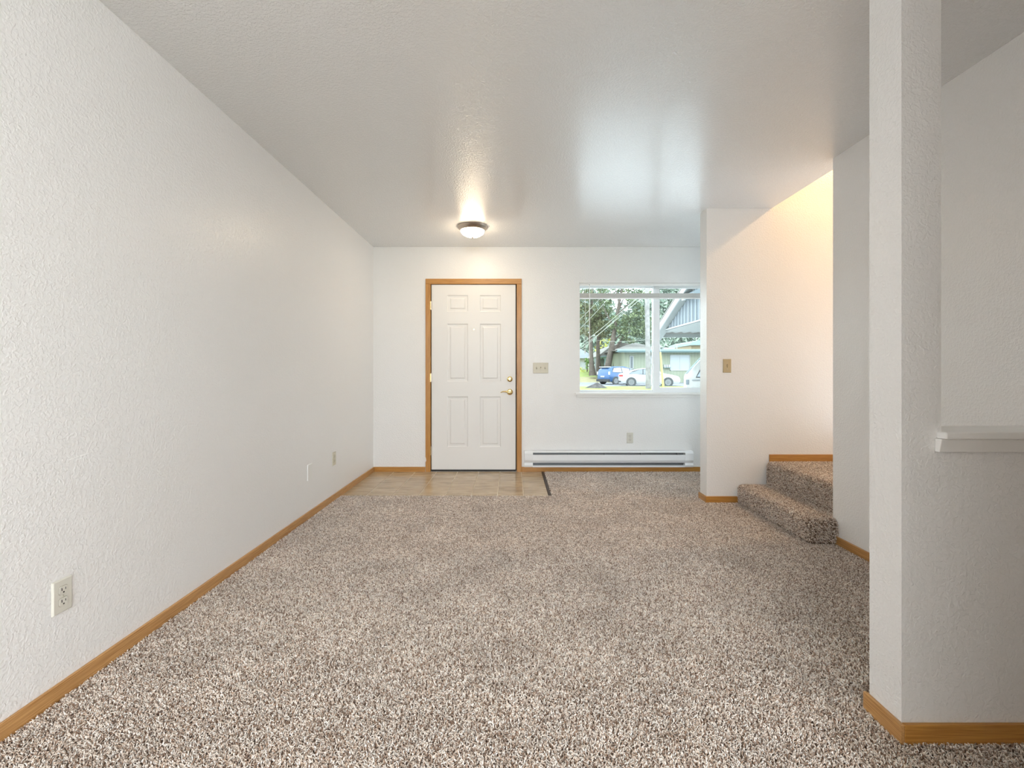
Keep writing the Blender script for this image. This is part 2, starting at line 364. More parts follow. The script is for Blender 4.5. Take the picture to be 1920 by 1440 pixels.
# ------------------------------------------------------------------ carpeted stairs
stairs = empty('carpeted_stairs', (1.9, 3.4, 0), label='two lowest brown carpeted stairs rising beside the oak-trimmed stub wall', cat='stairs')
def step(box, bev, cut):
    mm = B(*box); o = mk('step', mm, BACKING, stairs, bevel=bev, seg=4)
    me = o.data; me.calc_loop_triangles(); off = ORG[o]
    tri = np.array([[me.vertices[i].co[:] for i in t.vertices] for t in me.loop_triangles]) + np.array(off)
    nr = np.cross(tri[:, 1]-tri[:, 0], tri[:, 2]-tri[:, 0]); A = np.linalg.norm(nr, axis=1)/2; nr /= (2*A[:, None]+1e-12)
    keep = nr[:, 2] > -.5; tri, nr, A = tri[keep], nr[keep], A[keep]
    n = int(A.sum()*DENS*1.05); idx = np.random.choice(len(A), n, p=A/A.sum())
    r1, r2 = np.sqrt(np.random.rand(n, 1)), np.random.rand(n, 1)
    p = tri[idx, 0]*(1-r1)+tri[idx, 1]*r1*(1-r2)+tri[idx, 2]*r1*r2; nn = nr[idx]
    ok = cut(p); p, nn = p[ok], nn[ok]
    pm = tufts(p-np.array(off), nn, length=.010)
    q = bpy.data.objects.new('step_pile', pm); COL.objects.link(q); q.parent = o; q['kind'] = 'stuff'; ORG[q] = off
step((1.872, 2.885, -.003, 2.30, 3.815, .155), .034, lambda p: (p[:, 0] < 2.14) & (p[:, 1] < 3.812) & ~((p[:, 0] > XR+.01) & (p[:, 1] < 2.935)))
step((2.112, 2.935, .10, 3.10, 3.815, .345), .034, lambda p: (p[:, 0] < 3.05) & (p[:, 1] < 3.812) & (p[:, 2] > .15))
# ================================================================== FRONT DOOR
SX0, SX1, SZ0, SZ1 = (809-960)/172, (966.7-960)/172, .025, CH+(697-533.6)/172
door = MB(); yf = YB+.004
px = lambda x: (x-960)/172.0
pz = lambda y: CH+(697-y)/172.0
panels = []
for (a, b) in ((838.3, 877.4), (899.6, 939.0)):
    for (t_, b_) in ((553.5, 584.4), (607, 715.3), (743.6, 838.3)): panels.append((px(a), px(b), pz(b_), pz(t_)))
xs = sorted({SX0, SX1, *[p[0] for p in panels], *[p[1] for p in panels]}); zs = sorted({SZ0, SZ1, *[p[2] for p in panels], *[p[3] for p in panels]})
for i in range(len(xs)-1):
    for j in range(len(zs)-1):
        if any(abs(p[0]-xs[i]) < 1e-6 and abs(p[2]-zs[j]) < 1e-6 for p in panels): continue
        door.add([(xs[i], yf, zs[j]), (xs[i+1], yf, zs[j]), (xs[i+1], yf, zs[j+1]), (xs[i], yf, zs[j+1])], [(0, 1, 2, 3)])
door.add([(SX0,yf,SZ0),(SX1,yf,SZ0),(SX1,yf,SZ1),(SX0,yf,SZ1),(SX0,yf+.04,SZ0),(SX1,yf+.04,SZ0),(SX1,yf+.04,SZ1),(SX0,yf+.04,SZ1)], [(4,5,6,7),(0,1,5,4),(1,2,6,5),(2,3,7,6),(3,0,4,7)])
d1 = mk('door_1', door, DOORP, loc=(px(888), YB+.02, 0), **struct)
for x0, x1, z0, z1 in panels:
    mm = MB(); rings = [(0, 0), (.006, .006), (.012, .0075), (.030, .0075), (.042, .002)]
    for ins, dep in rings: mm.v += [(x0+ins, yf+dep, z0+ins), (x1-ins, yf+dep, z0+ins), (x1-ins, yf+dep, z1-ins), (x0+ins, yf+dep, z1-ins)]
    for r in range(len(rings)-1):
        for q in range(4): mm.f.append((r*4+q, r*4+(q+1) % 4, r*4+4+(q+1) % 4, r*4+4+q))
    mm.f.append(tuple(len(rings)*4-4+q for q in range(4)))
    mk('door_panel', mm, DOORP, d1)
# jamb and casing (oak)
CX0, CX1, CZ1 = px(798.2), px(978), pz(523)
mk('door_casing', B(CX0, YB-.016, 0, px(807.6), YB+.11, CZ1-.058), OAKZ, d1, bevel=.003)
mk('door_casing', B(px(968.8), YB-.016, 0, CX1, YB+.11, CZ1-.058), OAKZ, d1, bevel=.003)
mk('door_casing', B(CX0, YB-.016, CZ1-.058, CX1, YB+.11, CZ1), OAKX, d1, bevel=.003)
mk('door_stop', MB().box(px(806), YB+.046, .0, px(813), YB+.06, SZ1+.02).box(px(963), YB+.046, .0, px(970), YB+.06, SZ1+.02).box(px(806), YB+.046, SZ1-.02, px(970), YB+.06, SZ1+.02), DARKB, d1)  # coloured dark to carry the shadow in the reveal beside the slab
mk('door_sweep', B(SX0, YB+.001, .006, SX1, YB+.04, .026), BLACK, d1)
mk('threshold', B(CX0+.055, YB-.006, 0, CX1-.055, YB+.12, .006), SMOOTH, d1)
for zc in (pz(573), pz(708), pz(845)):
    h = mk('hinge', MB().lathe([(.0065, -.048), (.0065, .048)], (px(808.6), YB-.004, zc), n=10), NICKEL, d1, smooth=True)
    mk('hinge_leaf', B(px(807.0), YB-.0185, zc-.045, px(808.3), YB-.0155, zc+.045), BRASS, h)
def disc(cx, cz, r, y0, y1, n=28, r1=None):     # turned about the Y axis
    return MB().lathe([(r, y1), (r, y0+.003), (r1 or r*.93, y0)], (cx, 0, cz), axis=1, n=n)
def mkdisc(name, cx, cz, r, y0, y1, mat, par, r1=None): return mk(name, disc(cx, cz, r, y0, y1, r1=r1), mat, par, smooth=True)
cx, cz = px(956), pz(710.8)
db = mkdisc('deadbolt', cx, cz, .030, yf-.014, yf, BRASS, d1, .024)
mk('thumb_turn', B(cx-.005, yf-.034, cz-.016, cx+.005, yf-.013, cz+.016), BRASS, db, bevel=.002)
mkdisc('screw', cx-.014, cz+.010, .0035, yf-.016, yf-.013, BLACK, db); mkdisc('screw', cx+.014, cz+.010, .0035, yf-.016, yf-.013, BLACK, db)
cx, cz = px(956), pz(735)
hd = mkdisc('door_handle', cx, cz, .033, yf-.010, yf, BRASS, d1, .027)
mk('handle_neck', MB().tube([(cx, yf-.008, cz), (cx, yf-.052, cz)], [.013, .011], 14), BRASS, hd, smooth=True)
mk('lever', MB().tube([(cx+.012, yf-.052, cz-.003), (cx-.012, yf-.054, cz-.002), (cx-.045, yf-.052, cz+.007), (cx-.075, yf-.049, cz+.007), (cx-.100, yf-.045, cz-.004)], [.012, .012, .008, .006, .0045], 10), BRASS, hd, smooth=True)
mkdisc('peephole', px(888.6), pz(617.8), .008, yf-.004, yf, BRASS, d1)
mk('strike_plate', B(px(967.6), YB-.002, pz(741), px(969.0), YB+.004, pz(729)), BLACK, d1)
# paint chip on the casing
mk('paint_chip', MB().prism([(px(798.4), pz(866)), (px(799.8), pz(863)), (px(799.2), pz(859)), (px(798.2), pz(856)), (px(797.6), pz(862))], 1, YB-.019, YB-.010), SMOOTH, d1, label='small white chip out of the oak casing')
# ================================================================== WINDOW
win = empty('window_1', (1.6, YB, WZ0), **struct)
YW = YB+.075
m = MB(); fw = .018
m.box(WX0, YW, WZ0, WX0+fw, YW+.06, WZ1).box(WX1-fw, YW, WZ0, WX1, YW+.06, WZ1).box(WX0, YW, WZ0, WX1, YW+.06, WZ0+fw).box(WX0, YW, WZ1-fw, WX1, YW+.06, WZ1)
mk('window_frame', m, VINYL, win)
def sash(x0, x1, y, wl, wr, wb, wt):
    z0, z1 = WZ0+fw, WZ1-fw
    m = MB().box(x0, y, z0, x0+wl, y+.026, z1).box(x1-wr, y, z0, x1, y+.026, z1).box(x0+wl, y, z0, x1-wr, y+.026, z0+wb).box(x0+wl, y, z1-wt, x1-wr, y+.026, z1)
    s = mk('sash', m, VINYL, win)
    mk('pane', B(x0+wl, y+.012, z0+wb, x1-wr, y+.016, z1-wt), GLASS, s)
    return s
sash(WX0+fw, 1.575, YW+.030, .006, .012, .010, .02)
s2 = sash(1.565, WX1-fw, YW+.002, .070, .045, .038, .03)
mk('sash_latch', B(1.560, YW-.012, 1.19, 1.578, YW+.004, 1.29), VINYL, s2, bevel=.003)
mk('window_sill', B(px(1078.5), YB-.030, WZ0-.020, WX1+.05, YW+.01, WZ0+.001), SMOOTH, win, bevel=.003)
mk('sill_apron', B(px(1081), YB-.012, WZ0-.050, WX1+.03, YB, WZ0-.019), SMOOTH, win, bevel=.003)
mk('window_reveal', MB().box(WX0, YB-.002, WZ0, WX0+.006, YW, WZ1).box(WX0, YB-.002, WZ1-.004, WX1, YW, WZ1), SMOOTH, win)
# blind, drawn up
bl = empty('window_blind', (1.6, YB+.03, WZ1-.04), label='white mini blind drawn up to the top of the front window', cat='blind')
SLAT = pmat('blind_slat', (0.88, 0.88, 0.86), .4)
yb0 = YB+.022
mk('headrail', B(WX0+.009, yb0-.014, WZ1-.033, WX1-.01, yb0+.014, WZ1-.006), SLAT, bl, bevel=.002)
for i in range(3):
    z = WZ1-.044-.009*i
    mk('slat', MB().add([(WX0+.01, yb0-.011, z-.003), (WX1-.012, yb0-.011, z-.003), (WX1-.012, yb0, z+.0015), (WX0+.01, yb0, z+.0015), (WX0+.01, yb0+.011, z), (WX1-.012, yb0+.011, z)], [(0,1,2,3),(3,2,5,4)]), SLAT, bl, smooth=True)
zt = pz(549.5)*1.0
m = MB()
for i in range(22):
    z = zt-.0022*i; j = random.uniform(-.0015, .0015)
    m.box(WX0+.010, yb0-.0125+j, z-.0012, WX1-.012, yb0+.0125+j, z)
mk('slat_stack', m, SLAT, bl, kind='stuff')
mk('bottom_rail', B(WX0+.010, yb0-.013, zt-.060, WX1-.012, yb0+.013, zt-.0490), SLAT, bl, bevel=.002)
for x in (px(1111), px(1172.5), px(1236), px(1300)):
    mk('ladder_cord', MB().tube([(x, yb0-.014, WZ1-.035), (x, yb0-.0150, zt-.058)], .0016, 5), SLAT, bl)
mk('tilt_wand', MB().tube([(px(1105.4), yb0-.022, WZ1-.03), (px(1105.2), yb0-.024, pz(672))], .0045, 8), SLAT, bl, smooth=True)
mk('wand_hook', MB().tube([(px(1105.0), yb0-.018, WZ1-.020), (px(1105.4), yb0-.024, WZ1-.032)], .003, 6), GREYM, bl)
mk('pull_cord', MB().tube([(px(1097.5), yb0-.018, WZ1-.03), (px(1097.3), yb0-.018, pz(655))], .0013, 5), SLAT, bl)
mk('cord_tassel', MB().lathe([(.002, .02), (.006, .0), (.007, -.015), (.003, -.02)], (px(1097.3), yb0-.018, pz(659)), n=10), SLAT, bl, smooth=True)
# ================================================================== HEATER
ht = empty('baseboard_heater', (1.0, YB, .06), label='long white electric baseboard heater under the front window', cat='heater')
hx0, hx1, hy = .134, 1.955, YB-.066
hz0, hz1 = .064, .236
mk('back_plate', B(hx0, YB-.008, hz0, hx1, YB, hz1), HEAT, ht)
mk('top_hood', MB().prism([(YB, hz1), (YB-.045, hz1), (hy+.004, hz1-.010), (hy+.004, hz1-.016), (YB-.045, hz1-.006), (YB, hz1-.004)], 0, hx0+.09, hx1-.09), HEAT, ht)
mk('front_panel', MB().prism([(hy, .196), (hy+.004, .199), (hy+.008, .196), (hy+.006, .140), (hy+.020, .112), (hy+.017, .110), (hy, .138)], 0, hx0+.09, hx1-.09), HEAT, ht)
mk('bottom_lip', MB().prism([(YB, hz0), (hy+.006, hz0), (hy+.004, .083), (hy+.008, .084), (hy+.010, hz0+.004), (YB, hz0+.004)], 0, hx0+.09, hx1-.09), HEAT, ht)
mk('slot_shade', B(hx0+.09, YB-.012, hz0+.004, hx1-.09, YB-.008, hz1-.012), pmat('slot_shade_grey', (.24, .25, .26), .5), ht)  # grey sheet added so the open slots look shaded
m = MB()
for i in range(150):
    x = hx0+.10+i*(hx1-hx0-.2)/149; m.box(x, hy+.018, .100, x+.0012, YB-.013, .190)
mk('fins', m, GREYM, ht, kind='stuff')
for i in range(4):
    x = hx0+.09+(hx1-hx0-.18)*(i+.98)/4.2
    mk('bracket', B(x, hy+.006, .190, x+.012, YB-.01, .2255), GREYM, ht)
for xa, xb in ((hx0, hx0+.092), (hx1-.092, hx1)):
    m = MB().prism([(YB, hz0), (hy+.010, hz0), (hy+.002, .085), (hy+.016, .108), (hy-.002, .138), (hy-.002, .214), (hy+.018, hz1+.001), (YB, hz1+.001)], 0, xa, xb)
    mk('end_cap', m, HEAT, ht, bevel=.003)
# ================================================================== PLATES ON THE WALLS (built facing -Y round the origin)
def outlet_parts(root, mat):
    m = MB().hull8([(-.035, 0, -.057), (.035, 0, -.057), (.035, 0, .057), (-.035, 0, .057)], [(-.031, -.006, -.053), (.031, -.006, -.053), (.031, -.006, .053), (-.031, -.006, .053)])
    mk('cover_plate', m, mat, root, bevel=.0012)
    for zc in (.0195, -.0195):
        pr = []
        for a in range(24):
            t = 2*math.pi*a/24; pr.append((max(-.0150, min(.0150, .0172*math.cos(t))), zc+max(-.0135, min(.0135, .0172*math.sin(t)))))
        mk('rim_gap', MB().prism([(x*1.055, zc+(z-zc)*1.055) for x, z in pr], 1, -.0066, -.005), pmat('gap_brown', (.20, .16, .11), .7), root)
        rc = mk('receptacle', MB().prism(pr, 1, -.0082, -.005), mat, root, bevel=.0005)
        mk('slot', B(-.0078, -.0086, zc-.001, -.0052, -.008, zc+.008), BLACK, rc)
        mk('slot', B(.0052, -.0086, zc, .0074, -.008, zc+.007), BLACK, rc)
        mk('slot', MB().lathe([(.0028, -.0086), (.0028, -.008)], (0, 0, zc-.007), axis=1, n=10), BLACK, rc)
    mk('screw', MB().lathe([(.0026, -.006), (.0022, -.0074)], (0, 0, 0), axis=1, n=10), SCREW, root)
def at_wall(root, loc, rz):
    root.location = loc; root.rotation_euler = (0, 0, rz)
OUT_LABELS = [((XL, 1.539, .342), math.pi/2, 'ivory duplex outlet low on the left wall, nearest the camera', IVORY2),
              ((XL, 3.893, .355), math.pi/2, 'small ivory duplex outlet on the left wall beside the entry tiles', IVORY),
              ((px(1181.2), YB, pz(821)), 0, 'ivory duplex outlet above the baseboard heater below the window', IVORY2)]
for loc, rz, lab, mt in OUT_LABELS:
    r = empty('wall_outlet', (0, 0, 0), label=lab, cat='outlet', group='duplex wall outlets')
    outlet_parts(r, mt); at_wall(r, loc, rz)
bp_ = empty('blank_plate', (0, 0, 0), label='plain white blank cover plate low on the left wall', cat='wall plate')
mk('cover_plate', MB().hull8([(-.037, 0, -.060), (.037, 0, -.060), (.037, 0, .060), (-.037, 0, .060)], [(-.034, -.006, -.057), (.034, -.006, -.057), (.034, -.006, .057), (-.034, -.006, .057)]), WPLATE, bp_, bevel=.0012)
for z in (.042, -.042): mk('screw', MB().lathe([(.0028, -.0055), (.0022, -.0072)], (0, 0, z), axis=1, n=10), WPLATE, bp_)
at_wall(bp_, (XL, 3.422, .345), math.pi/2)
def switch(n, lab, loc, mat):
    r = empty('light_switch', (0, 0, 0), label=lab, cat='switch'); hw = .035+.0462/2*(n-1)+(.002 if n > 1 else 0)
    mk('cover_plate', MB().hull8([(-hw, 0, -.0575), (hw, 0, -.0575), (hw, 0, .0575), (-hw, 0, .0575)], [(-hw+.004, -.006, -.0535), (hw-.004, -.006, -.0535), (hw-.004, -.006, .0535), (-hw+.004, -.006, .0535)]), mat, r, bevel=.0012)
    for i in range(n):
        x = (i-(n-1)/2)*.0462
        mk('toggle_slot', B(x-.0052, -.0064, -.0125, x+.0052, -.0055, .0125), pmat('gap_brown', (.2, .16, .11), .7), r)
        mk('toggle', MB().hull8([(x-.0042, -.006, -.010), (x+.0042, -.006, -.010), (x+.0042, -.006, .004), (x-.0042, -.006, .004)], [(x-.0034, -.019, .004), (x+.0034, -.019, .004), (x+.0034, -.018, .011), (x-.0034, -.018, .011)] if i % 2 == 0 else [(x-.0034, -.019, -.013), (x+.0034, -.019, -.013), (x+.0034, -.018, -.006), (x-.0034, -.018, -.006)]), mat, r, bevel=.0008)
        for z in (.030, -.030): mk('screw', MB().lathe([(.003, -.0055), (.0025, -.0072)], (x, 0, z), axis=1, n=10), SCREW, r)
    at_wall(r, loc, 0)
switch(3, 'ivory triple toggle switch plate between the front door and window', (px(1013.8), YB, pz(690)), IVORY)
switch(1, 'tan single toggle switch plate on the stub wall by the stairs', (1.791, 3.82, CH+(697-686)/225.1), pmat('tan_plastic', (0.50, .40, .24), .35))
# ================================================================== CEILING LAMP
lx, ly = -.370, 4.30
cl = empty('ceiling_lamp', (lx, ly, ZC), label='lit flush ceiling lamp with white glass dome and nickel ring', cat='lamp')
mk('canopy_ring', MB().lathe([(.100, ZC), (.141, ZC), (.143, ZC-.006), (.137, ZC-.016), (.130, ZC-.022), (.120, ZC-.036), (.112, ZC-.040), (.108, ZC-.030)], (lx, ly, 0), n=48), NICKEL, cl, smooth=True)
DOME = pmat('lit_glass', (1, .95, .87), .3, emit=((1.0, .80, .56), 55.0))
prof = [(.112*math.cos(a), ZC-.034-.064*math.sin(a)) for a in [i*math.pi/2/10 for i in range(10)]]+[(.006, ZC-.098)]
mk('glass_dome', MB().lathe(prof, (lx, ly, 0), n=40), DOME, cl, smooth=True)
mk('finial', MB().lathe([(.004, ZC-.096), (.010, ZC-.099), (.009, ZC-.106), (.004, ZC-.111), (.001, ZC-.112)], (lx, ly, 0), n=16), NICKEL, cl, smooth=True)
# ================================================================== OUTDOORS
def gmat(name, a, b, scale, rough=.9, det=5):
    m = bpy.data.materials.new(name); m.use_nodes = True; n, l = nodes(m); bs = n['Principled BSDF']; bs.inputs['Roughness'].default_value = rough; bs.inputs['Specular IOR Level'].default_value = .2
    g = n.new('ShaderNodeNewGeometry'); t = n.new('ShaderNodeTexNoise'); t.inputs['Scale'].default_value = scale; t.inputs['Detail'].default_value = det
    r = n.new('ShaderNodeValToRGB'); r.color_ramp.elements[0].position = .35; r.color_ramp.elements[1].position = .65
    r.color_ramp.elements[0].color = (*a, 1); r.color_ramp.elements[1].color = (*b, 1)
    l.new(g.outputs['Position'], t.inputs['Vector']); l.new(t.outputs['Fac'], r.inputs['Fac']); l.new(r.outputs[0], bs.inputs['Base Color'])
    MATS[name] = m; return m
GRASS = gmat('grass', (.13, .17, .045), (.22, .25, .07), 1.5)
DRY = gmat('dry_verge', (.20, .18, .10), (.27, .24, .13), 1.2)
ASPH = gmat('asphalt', (.15, .155, .165), (.19, .195, .20), .8)
CONC = gmat('concrete', (.62, .63, .63), (.70, .70, .69), 1.0)
BARK = gmat('bark', (.07, .058, .048), (.13, .11, .09), 6)
SHING = gmat('shingles', (.15, .145, .13), (.20, .19, .17), 3)
def ground_strip(name, y0, y1, z0, z1, mat, x0=-70, x1=90, **k):
    return mk(name, MB().hull8([(x0, y0, -1.2), (x1, y0, -1.2), (x1, y1, -1.2), (x0, y1, -1.2)], [(x0, y0, z0), (x1, y0, z0), (x1, y1, z1), (x0, y1, z1)]), mat, **k)
ground_strip('driveway', 5.16, 26.5, -.12, -.06, CONC, kind='structure')
ground_strip('grass_verge', 26.5, 33.6, -.05, .03, GRASS, kind='stuff', label='strip of yellow green lawn along the near kerb')
ground_strip('road', 33.6, 47, 0, 0, ASPH, kind='structure')
ground_strip('dry_grass', 47, 51, .0, .52, DRY, x1=10.9, kind='stuff', label='tan dry grass verge at the far kerb')
ground_strip('lawn', 51, 66, .52, 1.7, GRASS, x1=10.9, kind='stuff', label='rising yellow green lawn before the pale house')
ground_strip('parking_area', 47, 66, 0, 0, ASPH, x0=10.9, kind='structure')
ground_strip('garden', -30, -3.45, -.2, -.1, GRASS, kind='stuff', label='lawn behind the house')
# outer skin of this house below and beside the window is the wall itself
# foliage
def leafmat(name, a, b):
    m = bpy.data.materials.new(name); m.use_nodes = True; n, l = nodes(m); bs = n['Principled BSDF']; bs.inputs['Roughness'].default_value = .7; bs.inputs['Specular IOR Level'].default_value = .2
    g = n.new('ShaderNodeNewGeometry'); t = n.new('ShaderNodeTexNoise'); t.inputs['Scale'].default_value = .9; t.inputs['Detail'].default_value = 3
    mx = n.new('ShaderNodeMath'); mx.operation = 'ADD'; h = n.new('ShaderNodeMath'); h.operation = 'MULTIPLY'; h.inputs[1].default_value = .5
    l.new(g.outputs['Position'], t.inputs['Vector']); l.new(g.outputs['Random Per Island'], h.inputs[0]); l.new(t.outputs['Fac'], mx.inputs[0]); l.new(h.outputs[0], mx.inputs[1])
    r = n.new('ShaderNodeValToRGB'); r.color_ramp.elements[0].position = .45; r.color_ramp.elements[1].position = 1.0
    r.color_ramp.elements[0].color = (*a, 1); r.color_ramp.elements[1].color = (*b, 1)
    l.new(mx.outputs[0], r.inputs['Fac']); l.new(r.outputs[0], bs.inputs['Base Color']); return m
PINE = leafmat('pine_needles', (.060, .085, .048), (.17, .205, .10))
PINEY = leafmat('olive_needles', (.08, .09, .045), (.155, .165, .085))
HILLM = leafmat('far_trees', (.13, .175, .135), (.24, .29, .22))
YELLOW = leafmat('yellow_leaves', (.28, .30, .06), (.50, .48, .14))
HEDGE = leafmat('hedge_leaves', (.06, .12, .03), (.15, .26, .06))
def foliage(name, blobs, size, mat, parent=None, density=9.0, **k):
    """blobs: (x,y,z,rx,ry,rz); small bent leaf triangles through every blob"""
    V, Fs = [], []; c = 0
    for (x, y, z, rx, ry, rz) in blobs:
        n = int(density*(rx*ry*rz)**(2/3)/(size*size))
        d = np.random.randn(n, 3); d /= np.linalg.norm(d, axis=1, keepdims=True); d *= np.random.uniform(.45, 1.0, (n, 1))**.5
        p = d*np.array([rx, ry, rz])+np.array([x, y, z])
        a = np.random.randn(n, 3)*size*.55; b = np.random.randn(n, 3)*size*.55
        V.append(np.stack([p-a*.6, p+a*.6, p+b, ], 1).reshape(-1, 3))
        Fs.append(np.arange(c, c+3*n).reshape(-1, 3)); c += 3*n
    V = np.concatenate(V); Fs = np.concatenate(Fs)
    if parent: V = V-np.array(ORG[parent])
    me = bpy.data.meshes.new(name); n = len(Fs)
    me.vertices.add(len(V)); me.vertices.foreach_set('co', V.astype(np.float32).ravel())
    me.loops.add(n*3); me.loops.foreach_set('vertex_index', Fs.astype(np.int32).ravel())
    me.polygons.add(n); me.polygons.foreach_set('loop_start', np.arange(0, n*3, 3, dtype=np.int32)); me.polygons.foreach_set('loop_total', np.full(n, 3, dtype=np.int32))
    me.update(calc_edges=True); me.materials.append(mat)
    o = bpy.data.objects.new(name, me); COL.objects.link(o)
    if parent: o.parent = parent
    tag(o, **k); return o
def tree(lab, trunk, rads, branches, blobs, mat=PINE, size=.24, group='pines across the road', dens=26.0):
    r = empty('pine_tree', trunk[0], label=lab, cat='tree', group=group)
    mk('trunk', MB().tube(trunk, rads, 10), BARK, r, smooth=True)
    for b in branches: mk('branch', MB().tube(b, [.10, .07, .03][:len(b)], 6), BARK, r, smooth=True)
    foliage('foliage', blobs, size, mat, r, density=dens, kind='stuff')
    return r
def pb(px_, py_, Y, rpx, rpy): X, _, Z = P(px_, py_, Y); s = Y/F; return (X, Y+random.uniform(-.8, .8), Z, rpx*s, rpx*s*.9, rpy*s)
D = 50
tree('straight pine across the road, leftmost trunk', [P(1111, 704, D), P(1109, 680, D), P(1107.5, 650, D), P(1108, 610, D), P(1110, 560, D), P(1112, 520, D)], [.42, .26, .22, .19, .15, .08],
     [[P(1108, 640, D), P(1096, 620, D)], [P(1109, 610, D), P(1128, 592, D)], [P(1109, 590, D), P(1092, 572, D)]],
     [pb(1096, 600, D, 17, 11), pb(1090, 575, D, 15, 10), pb(1108, 585, D, 17, 12), pb(1097, 556, D, 18, 11), pb(1104, 622, D, 14, 8), pb(1120, 610, D, 13, 9), pb(1086, 620, D, 10, 10)], PINEY)
tree('straight pine across the road, second trunk from the left', [P(1124, 704, D+1), P(1122, 680, D+1), P(1121, 650, D+1), P(1123, 615, D+1), P(1126, 575, D+1), P(1126, 530, D+1)], [.40, .24, .21, .18, .13, .07],
     [[P(1121, 640, D+1), P(1134, 618, D+1)], [P(1123, 610, D+1), P(1110, 595, D+1)]],
     [pb(1126, 590, D+1, 15, 11), pb(1136, 612, D+1, 13, 9), pb(1118, 603, D+1, 14, 9), pb(1128, 626, D+1, 12, 7), pb(1122, 560, D+1, 12, 6), pb(1140, 628, D+1, 8, 6)], PINEY)
D = 48
tree('big leaning pine with spreading forked crown behind the blue car', [P(1132, 706, D), P(1140, 685, D), P(1145, 660, D), P(1149, 638, D), P(1153, 615, D), P(1158, 585, D), P(1162, 562, D), P(1168, 530, D)], [.42, .36, .30, .26, .22, .18, .15, .08],
     [[P(1143, 672, D), P(1152, 655, D), P(1162, 640, D)], [P(1153, 615, D), P(1138, 590, D), P(1128, 570, D)], [P(1158, 590, D), P(1176, 572, D), P(1200, 556, D)], [P(1161, 570, D), P(1156, 550, D), P(1150, 535, D)], [P(1158, 588, D), P(1166, 566, D), P(1176, 548, D)], [P(1152, 620, D), P(1170, 606, D), P(1190, 600, D)], [P(1149, 640, D), P(1166, 625, D), P(1186, 622, D)]],
     [pb(1190, 604, D, 20, 10), pb(1203, 582, D, 16, 9), pb(1178, 622, D, 18, 9), pb(1200, 625, D, 17, 10), pb(1182, 640, D, 10, 4), pb(1176, 597, D, 12, 6), pb(1150, 598, D, 8, 5), pb(1136, 566, D, 13, 7), pb(1160, 551, D, 14, 5), pb(1190, 548, D, 16, 5), pb(1148, 612, D, 7, 6), pb(1212, 608, D, 14, 14), pb(1216, 636, D, 10, 9), pb(1150, 538, D, 12, 5), pb(1180, 566, D, 9, 5), pb(1142, 580, D, 10, 6), pb(1165, 606, D, 11, 6), pb(1206, 556, D, 12, 8), pb(1172, 540, D, 14, 5), pb(1192, 570, D, 10, 5), pb(1160, 620, D, 9, 6), pb(1196, 592, D, 14, 8), pb(1128, 548, D, 11, 6)], PINE)
tree('slender grey trunk beside the leaning pine', [P(1153, 694, D+3), P(1155, 668, D+3), P(1160, 645, D+3), P(1168, 632, D+3)], [.26, .2, .17, .1], [], [pb(1170, 634, D+3, 8, 4)], PINE)
yt = empty('leafy_tree', P(1131, 690, 58), label='yellow green leafy tree between the pine trunks', cat='tree')
mk('trunk', MB().tube([P(1131, 700, 58), P(1131, 650, 58)], [.2, .1], 8), BARK, yt, smooth=True)
foliage('foliage', [pb(1134, 643, 58, 9, 9), pb(1126, 652, 58, 6, 6), pb(1141, 637, 58, 7, 8), pb(1116, 655, 58, 5, 5)], .35, YELLOW, yt, density=8, kind='stuff')
# wooded hill far behind
hill = mk('hill', MB().hull8([(-60, 88, -1), (120, 88, -1), (120, 130, -1), (-60, 130, -1)], [(-60, 90, .5), (120, 90, .5), (120, 120, 9), (-60, 120, 9)]), gmat('hill_soil', (.12, .15, .10), (.16, .2, .13), .3), kind='structure')
blobs = []
for i in range(520):
    Y = random.uniform(84, 96); X = random.uniform(9, 50); pxx = 960+X*F/Y
    if pxx < 1135: top = 16.5
    elif pxx < 1195: top = 12.0
    elif pxx < 1232: top = 15
    else: top = 20.5
    blobs.append((X, Y, random.uniform(2.5, top), 2.2, 1.8, 3.0))
foliage('distant_woods', blobs, .62, HILLM, density=7.0, kind='stuff', label='pale green wooded slope beyond the houses')
# hedges and shrubs
hd_ = empty('columnar_shrub', P(1101, 694, 56), label='clipped green columnar shrub by the pale house', cat='shrub')
mk('stem', MB().tube([P(1101, 697, 56), P(1101, 678, 56)], .08, 6), BARK, hd_)
foliage('foliage', [pb(1101, 683, 56, 4.6, 11.5), pb(1102, 676, 56, 3.5, 5)], .22, HEDGE, hd_, density=12, kind='stuff')
sh = empty('low_shrub', P(1092, 696, 57), label='low yellowish flowering shrub on the lawn', cat='shrub')
foliage('foliage', [pb(1092, 694, 57, 5, 3.5), pb(1088, 690, 57, 3, 2.5)], .2, YELLOW, sh, density=10, kind='stuff')
# wooden fence between the houses
fn = empty('garden_fence', P(1130, 698, 55), label='dark weathered board fence behind the pine trunks', cat='fence')
FENCE = gmat('fence_wood', (.075, .068, .045), (.14, .13, .08), 3)
for i in range(9):
    a, b, t = P(1124.5+i*2.1, 703, 55), P(1126.3+i*2.1, 672+random.uniform(-1, 1.5), 55), .03
    mk('board', B(a[0], a[1], a[2]-.4, b[0], a[1]+t, b[2]), FENCE, fn)
